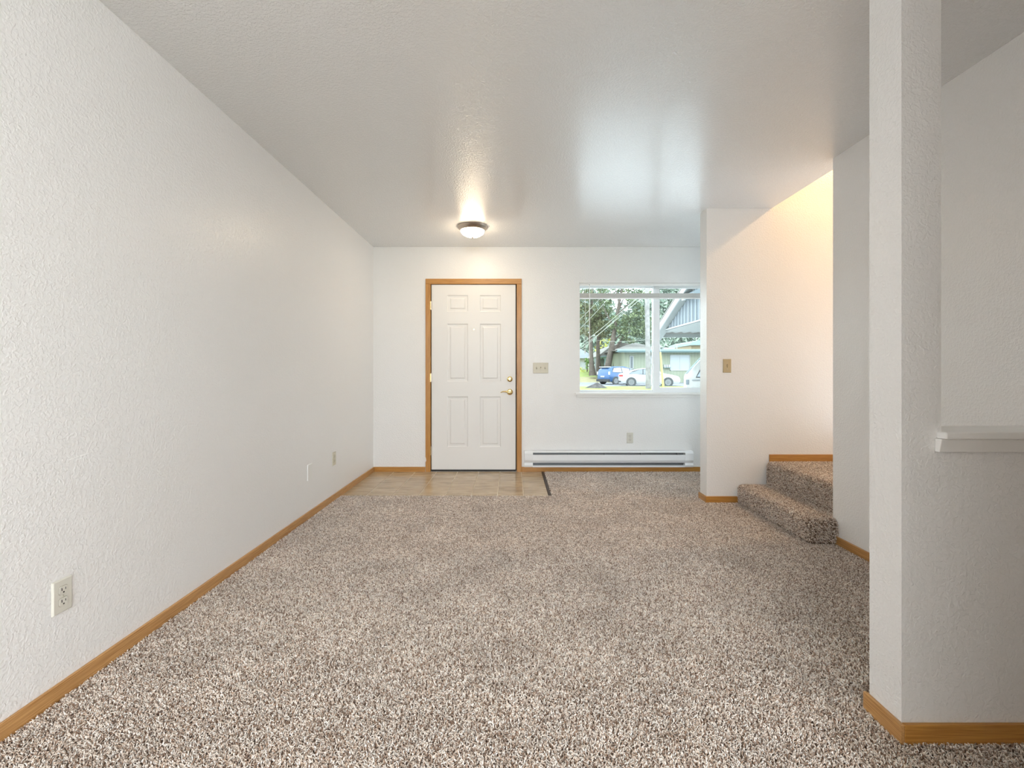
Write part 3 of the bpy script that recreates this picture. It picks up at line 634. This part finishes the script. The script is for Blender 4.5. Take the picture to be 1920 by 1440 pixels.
# ------------------------------------------------------------------ houses
def siding(name, col, pitch=.30, dark=.82):
    m = pmat(name, col, .8); n, l = nodes(m); b = n['Principled BSDF']; g = n.new('ShaderNodeNewGeometry'); s = n.new('ShaderNodeSeparateXYZ'); l.new(g.outputs['Position'], s.inputs[0])
    a = n.new('ShaderNodeMath'); a.operation = 'DIVIDE'; a.inputs[1].default_value = pitch; l.new(s.outputs[0], a.inputs[0])
    f = n.new('ShaderNodeMath'); f.operation = 'FRACT'; l.new(a.outputs[0], f.inputs[0])
    c = n.new('ShaderNodeMath'); c.operation = 'LESS_THAN'; c.inputs[1].default_value = .16; l.new(f.outputs[0], c.inputs[0])
    mx = n.new('ShaderNodeMix'); mx.data_type = 'RGBA'; mx.inputs[6].default_value = (*col, 1); mx.inputs[7].default_value = (*[v*dark for v in col], 1)
    l.new(c.outputs[0], mx.inputs[0]); l.new(mx.outputs[2], b.inputs['Base Color']); return m
GREENS = siding('green_siding', (.235, .255, .185))
BLUES = pmat('blue_siding', (.30, .42, .46), .8)
TEAL = pmat('teal_fascia', (.13, .20, .20), .6)
TEALL = pmat('pale_teal_gutter', (.20, .28, .28), .5)
WHT = pmat('outdoor_white', (.34, .35, .35), .5)
CREAM = pmat('cream_wall', (.36, .36, .30), .8)
WINB = pmat('closed_blind', (.33, .36, .37), .4)
WDK = pmat('dark_pane', (.06, .075, .08), .15)
def hwindow(par, x0, x1, z0, z1, y, glass=WINB, mull=True, slats=0):
    f = mk('window', MB().box(x0, y-.06, z0, x1, y, z0+.07).box(x0, y-.06, z1-.07, x1, y, z1).box(x0, y-.06, z0, x0+.07, y, z1).box(x1-.07, y-.06, z0, x1, y, z1), WHT, par)
    xm = (x0+x1)/2
    if mull:
        mk('pane', B(x0+.07, y-.02, z0+.07, xm-.03, y-.01, z1-.07), glass, f); mk('pane', B(xm+.03, y-.02, z0+.07, x1-.07, y-.01, z1-.07), glass, f)
        mk('mullion', B(xm-.03, y-.05, z0+.07, xm+.03, y, z1-.07), WHT, f)
    else: mk('pane', B(x0+.07, y-.02, z0+.07, x1-.07, y-.01, z1-.07), glass, f)
    if slats:
        m = MB()
        for i in range(1, slats): z = z0+(z1-z0)*i/slats; m.box(x0+.08, y-.035, z-.012, x1-.08, y-.02, z+.012)
        mk('blind_rail', m, WHT, f, kind='stuff')
    return f
HY = 46.0
gh = empty('green_house', ((1240-960)*HY/F, HY, 0), label='long pale green house with teal eaves and closed white blinds', cat='house')
gx0 = (1171-960)*HY/F; gx1 = 27.0; ez = CH+(697-659.5)*HY/F
mk('wall', B(gx0, HY, -.3, gx1, HY+8, ez), GREENS, gh)
mk('fascia', B(gx0-.9, HY-.95, ez-.10, gx1+.8, HY-.85, ez+.06), TEAL, gh)
mk('gutter', B(gx0-.95, HY-1.08, ez+.04, gx1+.8, HY-.95, ez+.20), TEALL, gh)
mk('soffit', B(gx0-.9, HY-.85, ez-.04, gx1+.8, HY, ez+.02), TEAL, gh)
rz_ = CH+(697-643)*(HY+4)/F
mk('roof', MB().add([(gx0-.95, HY-.95, ez+.12), ((1240-960)*HY/F, HY-.95, ez+.12), ((1240-960)*HY/F, HY+8.9, ez+.12), (gx0-.95, HY+8.9, ez+.12), (gx0+2.0, HY+4, rz_), (13.6, HY+4, rz_), (gx0-.95, HY-.95, ez-.0), ((1240-960)*HY/F, HY-.95, ez)],
   [(0,1,5,4),(1,2,5),(2,3,4,5),(3,0,4),(0,3,2,1)]), SHING, gh)
mk('flat_roof', B((1235-960)*HY/F, HY-.9, ez+.10, gx1+.8, HY+8, ez+.22), SHING, gh)
hx = lambda x: (x-960)*HY/F
hz = lambda y: CH+(697-y)*HY/F
hwindow(gh, hx(1256), hx(1293.5), hz(695), hz(665.5), HY, WINB, True, 7)
hwindow(gh, hx(1180.5), hx(1187.5), hz(692), hz(667), HY, WDK, False)
hwindow(gh, hx(1220), hx(1225), hz(683), hz(666), HY, WDK, False)
mk('shelf', B(hx(1243), HY-.35, hz(689.8), hx(1255.5), HY, hz(689)), TEAL, gh)
for i in range(3): mk('meter_box', B(hx(1243.8+i*3.9), HY-.30, hz(688.8), hx(1246.6+i*3.9), HY, hz(683.8)), WHT, gh)
mk('vent_pipe', MB().tube([(hx(1245), HY+2, ez), (hx(1245), HY+2, hz(633))], .06, 8), TEALL, gh)
mk('vent_pipe', MB().tube([(hx(1282.5), HY+2, ez), (hx(1282.5), HY+2, hz(642))], .05, 8), WHT, gh)
mk('chimney', B(hx(1257), HY+2, ez, hx(1263), HY+2.6, hz(649)), WHT, gh)
mk('skylight', MB().prism([(hx(1266), ez+.2), (hx(1291), ez+.2), (hx(1284), hz(650)), (hx(1273), hz(649))], 1, HY+3, HY+4), WHT, gh)
tr_ = empty('teal_building', P(1305, 655, 60), label='teal roofed building seen over the green house roof', cat='building')
q = lambda x, y: P(x, y, 60)
mk('wall', B(q(1296, 0)[0], 60, 0, 30, 66, q(0, 647)[2]), pmat('orange_wall', (.38, .30, .18), .8), tr_)
mk('roof', MB().prism([(q(1289, 0)[0], q(0, 648)[2]), (32, q(0, 646)[2]), (32, q(0, 636)[2]), (q(1303, 0)[0], q(0, 639)[2]), (q(1290, 0)[0], q(0, 643)[2])], 1, 59, 67), TEALL, tr_)
# blue wing
BY = 52.0; b = lambda x: (x-960)*BY/F; bz = lambda y: CH+(697-y)*BY/F
bw = empty('blue_house', (b(1150), BY, .6), label='pale blue house wing with small window behind the pines', cat='house')
mk('wall', B(b(1143), BY, -.3, b(1176), BY+6, bz(664)), BLUES, bw)
mk('corner_board', B(b(1143), BY-.05, -.3, b(1145.5), BY, bz(664)), WHT, bw)
mk('roof', MB().prism([(b(1118), bz(669)), (b(1180), bz(661)), (b(1180), bz(645)), (b(1163), bz(643)), (b(1140), bz(652))], 1, BY-.6, BY+7), SHING, bw)
mk('fascia', MB().prism([(b(1118), bz(671)), (b(1143), bz(668)), (b(1180), bz(662)), (b(1180), bz(660)), (b(1118), bz(669))], 1, BY-.7, BY-.5), TEALL, bw)
hwindow(bw, b(1158), b(1168), bz(680), bz(667), BY, WDK, False)
mk('door', B(b(1117), BY+.5, 0, b(1120.5), BY+.6, bz(672)), WHT, bw)
# pale house at the left
LY = 62.0; b2 = lambda x: (x-960)*LY/F; bz2 = lambda y: CH+(697-y)*LY/F
lh = empty('pale_house', (b2(1094), LY, 1.5), label='cream house with pale grey gabled roof beyond the lawn', cat='house')
mk('wall', B(b2(1070), LY, 0, b2(1106), LY+6, bz2(672)), CREAM, lh)
mk('roof', MB().prism([(b2(1060), bz2(672)), (b2(1109), bz2(672)), (b2(1104), bz2(664)), (b2(1098), bz2(660)), (b2(1086), bz2(654)), (b2(1072), bz2(660))], 1, LY-.6, LY+7), pmat('grey_roof', (.29, .31, .34), .7), lh)
mk('garage_door', B(b2(1088), LY-.05, 0, b2(1098), LY, bz2(679)), WHT, lh)
# ------------------------------------------------------------------ utility pole, guard, wires
POLE = gmat('weathered_pole', (.17, .16, .155), (.25, .24, .23), 5)
up_ = empty('utility_pole', P(1214.5, 728, 30), label='pale weathered wooden utility pole on the near verge', cat='pole')
a, b_ = P(1215.5, 729, 30), P(1212.8, 534, 30)
mk('shaft', MB().tube([(a[0], 30, -.4), (a[0], 30, 1), (b_[0], 30, 7), (b_[0]-.03, 30, 9.6)], [.175, .172, .145, .13], 14), POLE, up_, smooth=True)
mk('crossarm', B(b_[0]-1.1, 29.86, 9.0, b_[0]+1.1, 29.99, 9.14), POLE, up_)
CABLES = ['thin overhead cable crossing the pines highest but one, at the upper left', 'lowest steep overhead cable of the close pair in front of the leaning pine', 'upper overhead cable of the close pair in front of the leaning pine',
          'overhead cable crossing the lower left of the pines', 'nearly level overhead cable passing behind the utility pole', 'overhead cable in the top left corner of the window view']
for i, (x0, y0, x1, y1, dz) in enumerate([(1086, 613, 1150, 546, 40), (1098, 640, 1200, 558, 36), (1098, 634, 1206, 545, 36), (1086, 655, 1192, 560, 44), (1152, 636, 1236, 632, 46), (1086, 596, 1140, 540, 44)]):
    A_, B_ = Vector(P(x0, y0, dz)), Vector(P(x1, y1, dz-9)); A_ = A_-(B_-A_)*.6; B_ = B_+(B_-A_)*.15
    pts_ = [A_.lerp(B_, t/8)-Vector((0, 0, .25*math.sin(math.pi*t/8))) for t in range(9)]
    mk('overhead_cable', MB().tube(pts_, .018, 4), pmat('cable', (.30, .31, .27), .6), label=CABLES[i], cat='cable', group='overhead cables')
gg = P(1243.5, 724, 29); g2 = P(1238.5, 660, 29)
gw = empty('guy_wire', gg, label='slanting yellow plastic guy wire guard right of the pole', cat='guy wire')
mk('guard', MB().tube([(gg[0], 29, -.2), gg, P(1240.5, 690, 29), g2], [.075, .075, .065, .04], 10), pmat('yellow_plastic', (.42, .36, .10), .4), gw, smooth=True)
mk('wire', MB().tube([g2, P(1225, 540, 29.6), (b_[0], 30, 8.6)], .012, 5), GREYM, gw)
# gravel mound
rk = MB(); random.seed(3)
base = P(1119.5, 727, 31); n_ = 14
ring = [(1.28*math.cos(2*math.pi*i/n_)*random.uniform(.8, 1.1)*.75, .6*math.sin(2*math.pi*i/n_), -.1) for i in range(n_)]
r2_ = [(.55*math.cos(2*math.pi*i/n_)*random.uniform(.8, 1.1)*.75, .3*math.sin(2*math.pi*i/n_), .14+random.uniform(-.03, .03)) for i in range(n_)]
rk.v = [(base[0]+p[0], 31+p[1], .02+p[2]) for p in ring+r2_]+[(base[0]+.02, 31, .38)]
rk.f = [(i, (i+1) % n_, n_+(i+1) % n_, n_+i) for i in range(n_)]+[(n_+i, n_+(i+1) % n_, 2*n_) for i in range(n_)]
mk('boulder', rk, gmat('boulder_grey', (.04, .038, .038), (.10, .09, .085), 6), label='small grey pointed boulder on the verge near the sill', cat='boulder')
# ------------------------------------------------------------------ vehicles (local x = forward, y = left, z = up)
TYRE = pmat('tyre', (.03, .03, .032), .8); RIM = pmat('alloy', (.22, .225, .23), .35, .7); CGLASS = pmat('car_glass', (.10, .12, .14), .08, 0, .8)
CGLASSL = pmat('car_glass_pale', (.30, .34, .37), .1, 0, .8)  # pale base colour stands for bright reflections in the panes
RED = pmat('tail_red', (.45, .04, .04), .25); LAMP = pmat('head_lamp', (.5, .52, .55), .15)
def car(name, lab, loc, rz, paint, st, hw, wheels, wr, side, rearglass=None, frontglass=None, tail=None, glass=CGLASS, trim_dark=True, cat='car'):
    """st: stations (x, z_bottom, z_belt, z_top, half width top)"""
    r = empty(name, loc, rz, lab, cat); ORG[r] = Vector((0, 0, 0))
    m = MB(); n = len(st)
    for (x, zb, zl, zt, wt, ws) in st:
        half = [(hw*ws*.90, zb), (hw*ws, zb+.14), (hw*ws, (zb+zl)/2+.05), (hw*ws*.97, zl), (wt, zt-.03), (wt*.86, zt)]
        m.v += [(x, y, z) for y, z in half]+[(x, -y, z) for y, z in reversed(half)]
    for i in range(n-1):
        for k in range(12): m.f.append((i*12+k, i*12+(k+1) % 12, (i+1)*12+(k+1) % 12, (i+1)*12+k))
    m.f.append(tuple(range(12))); m.f.append(tuple((n-1)*12+k for k in range(12)))
    body = mk('body', m, paint, r, smooth=True)
    # side windows: polygons between belt and roof, a little proud
    def yat(x, z):
        for i in range(n-1):
            a, b = st[i], st[i+1]
            if a[0] <= x <= b[0] or b[0] <= x <= a[0]:
                t = (x-a[0])/(b[0]-a[0]+1e-9); lerp = lambda p, q: p+(q-p)*t
                zl, zt, wt, ws = lerp(a[2], b[2]), lerp(a[3], b[3]), lerp(a[4], b[4]), lerp(a[5], b[5])
                u = min(1, max(0, (z-zl)/max(.02, zt-.03-zl))); return hw*ws*.97*(1-u)+wt*u
        return hw*.97
    for poly in side:
        for sgn in (1, -1):
            mm = MB(); k = len(poly)
            mm.v = [(x, sgn*(yat(x, z)+.035), z) for x, z in poly]+[(x, sgn*(yat(x, z)-.03), z) for x, z in poly]
            mm.f = [tuple(range(k)), tuple(range(2*k-1, k-1, -1))]+[(i, (i+1) % k, (i+1) % k+k, i+k) for i in range(k)]
            mk('side_window', mm, glass, r)
            cx_, cz_ = sum(p[0] for p in poly)/k, sum(p[1] for p in poly)/k; e = lambda p: (p[0]+(.035 if p[0] > cx_ else -.035), p[1]+(.03 if p[1] > cz_ else -.03))
            m2 = MB(); m2.v = [(e(p)[0], sgn*(yat(*p)+.022), e(p)[1]) for p in poly]+[(e(p)[0], sgn*(yat(*p)-.03), e(p)[1]) for p in poly]; m2.f = mm.f
            mk('window_seal', m2, TYRE, r)
    def cross(nm, xa, za, wa, xb, zb_, wb, mat):
        d = Vector((zb_-za, 0, -(xb-xa))).normalized()*.015
        if abs(xa) > 0 and d.x*xa < 0: d = -d
        mm = MB().hull8([(xa+d.x, -wa, za+d.z), (xa+d.x, wa, za+d.z), (xb+d.x, wb, zb_+d.z), (xb+d.x, -wb, zb_+d.z)], [(xa-d.x, -wa, za-d.z), (xa-d.x, wa, za-d.z), (xb-d.x, wb, zb_-d.z), (xb-d.x, -wb, zb_-d.z)])
        mk(nm, mm, mat, r)
    if rearglass: cross('rear_window', *rearglass, glass)
    if frontglass: cross('windscreen', *frontglass, glass)
    for wx in wheels:
        for sgn in (1, -1):
            yo = sgn*(hw-.01)
            arch = mk('wheel_arch', MB().lathe([(wr+.055, hw-.04), (wr+.055, hw+.006)] if sgn > 0 else [(wr+.055, -hw-.006), (wr+.055, -hw+.04)], (wx, 0, wr), axis=1, n=28), pmat('arch_black', (.05, .055, .055), .8), r)
            wh = mk('wheel', MB().lathe([(wr*.66, yo-sgn*.18), (wr*.97, yo-sgn*.18), (wr, yo-sgn*.15), (wr, yo-sgn*.02), (wr*.96, yo+sgn*.012), (wr*.68, yo+sgn*.018)], (wx, 0, wr), axis=1, n=28), TYRE, r, smooth=True)
            mm = MB()
            for s_ in range(10):
                a = s_*math.pi/5+.2; ca, sa = math.cos(a), math.sin(a); r0, r1, w0 = wr*.10, wr*.64, wr*.055
                ys = (yo+sgn*.022, yo-sgn*.02)
                mm.hull8([(wx+ca*r0-sa*w0, ys[0], wr+sa*r0+ca*w0), (wx+ca*r0+sa*w0, ys[0], wr+sa*r0-ca*w0), (wx+ca*r1+sa*w0, ys[0], wr+sa*r1-ca*w0), (wx+ca*r1-sa*w0, ys[0], wr+sa*r1+ca*w0)],
                         [(wx+ca*r0-sa*w0, ys[1], wr+sa*r0+ca*w0), (wx+ca*r0+sa*w0, ys[1], wr+sa*r0-ca*w0), (wx+ca*r1+sa*w0, ys[1], wr+sa*r1-ca*w0), (wx+ca*r1-sa*w0, ys[1], wr+sa*r1+ca*w0)])
            mm.lathe([(wr*.66, yo+sgn*.014), (wr*.70, yo+sgn*.024), (wr*.60, yo+sgn*.022)], (wx, 0, wr), axis=1, n=24)
            mm.lathe([(wr*.16, yo-sgn*.01), (wr*.14, yo+sgn*.030)], (wx, 0, wr), axis=1, n=12)
            mk('rim', mm, RIM, wh)
    for nm, (x0, y0, z0, x1, y1, z1), mat in (tail or []):
        for sgn in (1, -1):
            ya, yb_ = sorted((sgn*y0, sgn*y1)); mk(nm, B(x0, ya, z0, x1, yb_, z1), mat, r, bevel=.01)
    return r
WPAINT = pmat('white_car_paint', (.40, .41, .42), .25, 0, .6); BPAINT = pmat('blue_car_paint', (.03, .085, .20), .25, .1, .6); CPAINT = pmat('cream_car_paint', (.27, .265, .245), .3, 0, .6)
sed = [(-2.26, .34, .78, .86, .55, .80), (-2.20, .24, .88, .98, .66, .90), (-1.85, .20, .93, 1.04, .70, .97), (-1.15, .18, .92, 1.29, .60, 1.0), (-.55, .17, .90, 1.385, .60, 1.0), (.05, .17, .88, 1.375, .61, 1.0), (.55, .17, .86, 1.24, .62, 1.0), (1.10, .17, .84, .99, .74, 1.0), (1.70, .18, .78, .88, .74, .97), (2.15, .22, .66, .76, .66, .88), (2.28, .32, .52, .62, .55, .76)]
car('white_sedan', 'white sedan parked across the road behind the utility pole', P(1215.5, 697, 36)[:2]+(-.03,), math.radians(-10), WPAINT, sed, .88, (-1.36, 1.36), .325,
    [[(-1.55, .97), (-.52, .93), (-.50, 1.30), (-.85, 1.27), (-1.25, 1.13)], [(-.46, .93), (.88, .90), (.55, 1.08), (.15, 1.29), (-.44, 1.31)]],
    rearglass=(-1.80, 1.04, .60, -1.0, 1.34, .50), frontglass=(1.0, 1.00, .66, .45, 1.28, .52),
    tail=[('tail_lamp', (-2.27, .52, .76, -1.98, .83, .88), RED), ('head_lamp', (1.98, .50, .56, 2.22, .80, .68), LAMP), ('fog_vent', (-2.30, .52, .33, -2.12, .80, .42), TYRE), ('door_mirror', (.62, .86, .90, .80, 1.02, 1.02), WPAINT)])
hat = [(-2.02, .36, .82, 1.02, .60, .82), (-1.95, .26, .98, 1.30, .60, .93), (-1.65, .22, 1.00, 1.50, .58, .99), (-1.0, .20, .98, 1.56, .60, 1.0), (-.1, .19, .96, 1.55, .62, 1.0), (.45, .19, .94, 1.42, .62, 1.0), (1.05, .19, .92, 1.08, .72, 1.0), (1.60, .20, .84, .94, .72, .96), (1.98, .28, .68, .78, .62, .84)]
car('blue_hatchback', 'blue hatchback parked beyond the white sedan', P(1164, 697, 40.5)[:2]+(-.0,), math.radians(28), BPAINT, hat, .87, (-1.30, 1.25), .315,
    [[(-1.62, 1.08), (-.62, 1.03), (-.60, 1.45), (-1.35, 1.42)], [(-.54, 1.03), (.32, 1.0), (.30, 1.36), (-.52, 1.46)], [(.38, 1.0), (.95, .98), (.42, 1.32)]],
    rearglass=(-1.99, 1.06, .60, -1.72, 1.46, .50), frontglass=(1.05, 1.08, .62, .40, 1.44, .52), glass=CGLASSL,
    tail=[('tail_lamp', (-2.00, .70, .84, -1.90, .83, 1.10), LAMP), ('number_plate', (-2.06, .0, .62, -2.0, .26, .74), WHT), ('bumper', (-2.07, .0, .24, -1.9, .82, .46), TYRE), ('roof_spoiler', (-1.95, .0, 1.47, -1.6, .56, 1.53), WPAINT)])
van = [(-2.35, .42, .92, 1.05, .66, .90), (-2.33, .32, .97, 1.10, .70, .96), (-2.12, .28, .99, 1.36, .70, 1.0), (-1.86, .26, .99, 1.66, .70, 1.0), (-1.55, .25, .98, 1.80, .70, 1.0), (-.8, .24, .97, 1.86, .70, 1.0), (.4, .24, .97, 1.84, .70, 1.0), (1.05, .24, .96, 1.60, .70, 1.0), (1.55, .25, .96, 1.10, .80, 1.0), (2.15, .28, .86, .98, .78, .95), (2.4, .34, .7, .8, .7, .85)]
car('white_van', 'cream white van parked at the right edge of the window view', (P(1287, 697, 14)[0]+2.52, 14.15, -.10), math.radians(-18), CPAINT, van, .92, (-1.45, 1.5), .35,
    [[(-2.05, 1.04), (-.75, 1.03), (-.75, 1.72), (-1.50, 1.70), (-1.78, 1.52)], [(-.65, 1.03), (.25, 1.03), (.25, 1.72), (-.65, 1.74)], [(.33, 1.03), (1.35, 1.03), (.95, 1.5), (.33, 1.70)]], glass=CGLASSL,
    rearglass=(-2.31, 1.12, .62, -1.80, 1.72, .58), frontglass=(1.5, 1.12, .66, .95, 1.62, .60),
    tail=[('tail_lamp', (-2.36, .78, .80, -2.28, .90, .95), CGLASS), ('side_trim', (-2.2, .90, .93, 2.0, .945, .955), GREYM), ('rear_bumper', (-2.44, .0, .34, -2.3, .86, .54), GREYM)], cat='van')
# ------------------------------------------------------------------ carport beside the house
cp = empty('carport', (4.8, 13, 0), label='grey carport gable with white rake board and battened siding', cat='carport')
zrk = lambda Y: 2.417+.40*(14.23-Y)
GW = pmat('grey_siding', (.12, .14, .155), .7); BAT = pmat('grey_batten', (.21, .235, .25), .6); GSOF = pmat('grey_soffit', (.20, .215, .205), .7)
mk('gable_wall', MB().prism([(14.23, 2.40), (7.4, 2.40), (7.4, zrk(7.4))], 0, 4.80, 4.86), GW, cp)
for i in range(26):
    Y = 13.9-.246*i
    mk('batten', B(4.775, Y-.022, 2.41, 4.80, Y+.022, zrk(Y)-.02), BAT, cp)
mk('soffit', MB().prism([(15.0, zrk(15.0)), (7.4, zrk(7.4)), (7.4, zrk(7.4)+.03), (15.0, zrk(15.0)+.03)], 0, 4.61, 4.86), GSOF, cp)
mk('rake_board', MB().prism([(15.0, zrk(15.0)-.01), (7.4, zrk(7.4)-.01), (7.4, zrk(7.4)+.18), (15.0, zrk(15.0)+.18)], 0, 4.575, 4.61), WHT, cp)
mk('roof', MB().prism([(15.0, zrk(15.0)+.18), (7.4, zrk(7.4)+.18), (7.4, zrk(7.4)+.22), (15.0, zrk(15.0)+.22)], 0, 4.56, 9.0), SHING, cp)
mk('bottom_trim', B(4.765, 7.4, 2.385, 4.80, 14.23, 2.42), WHT, cp)
m = MB(); n_ = 60; prf = [(4.8+i*.07, 2.365+.022*math.sin(i*math.pi/2)) for i in range(n_)]
mk('corrugated_ceiling', MB().prism(prf+[(x, z+.012) for x, z in reversed(prf)], 1, 8.0, 14.95), GSOF, cp)
mk('beam', B(4.58, 14.92, 2.215, 9.0, 15.05, 2.335), GSOF, cp)
mk('lookout_beam', B(4.62, 11.0, 3.02, 4.775, 12.35, 3.15), pmat('dark_teal_beam', (.06, .085, .095), .6), cp)
mk('beam_end', B(4.57, 12.2, 3.01, 4.625, 12.36, 3.16), WHT, cp)
mk('post', B(8.9, 14.9, -.2, 9.0, 15.0, 2.22), WHT, cp)
mk('post', B(8.9, 8.0, -.2, 9.0, 8.1, 2.36), WHT, cp)
mk('post', B(9.0, 7.4, -.2, 9.1, 7.5, 2.6), WHT, cp)
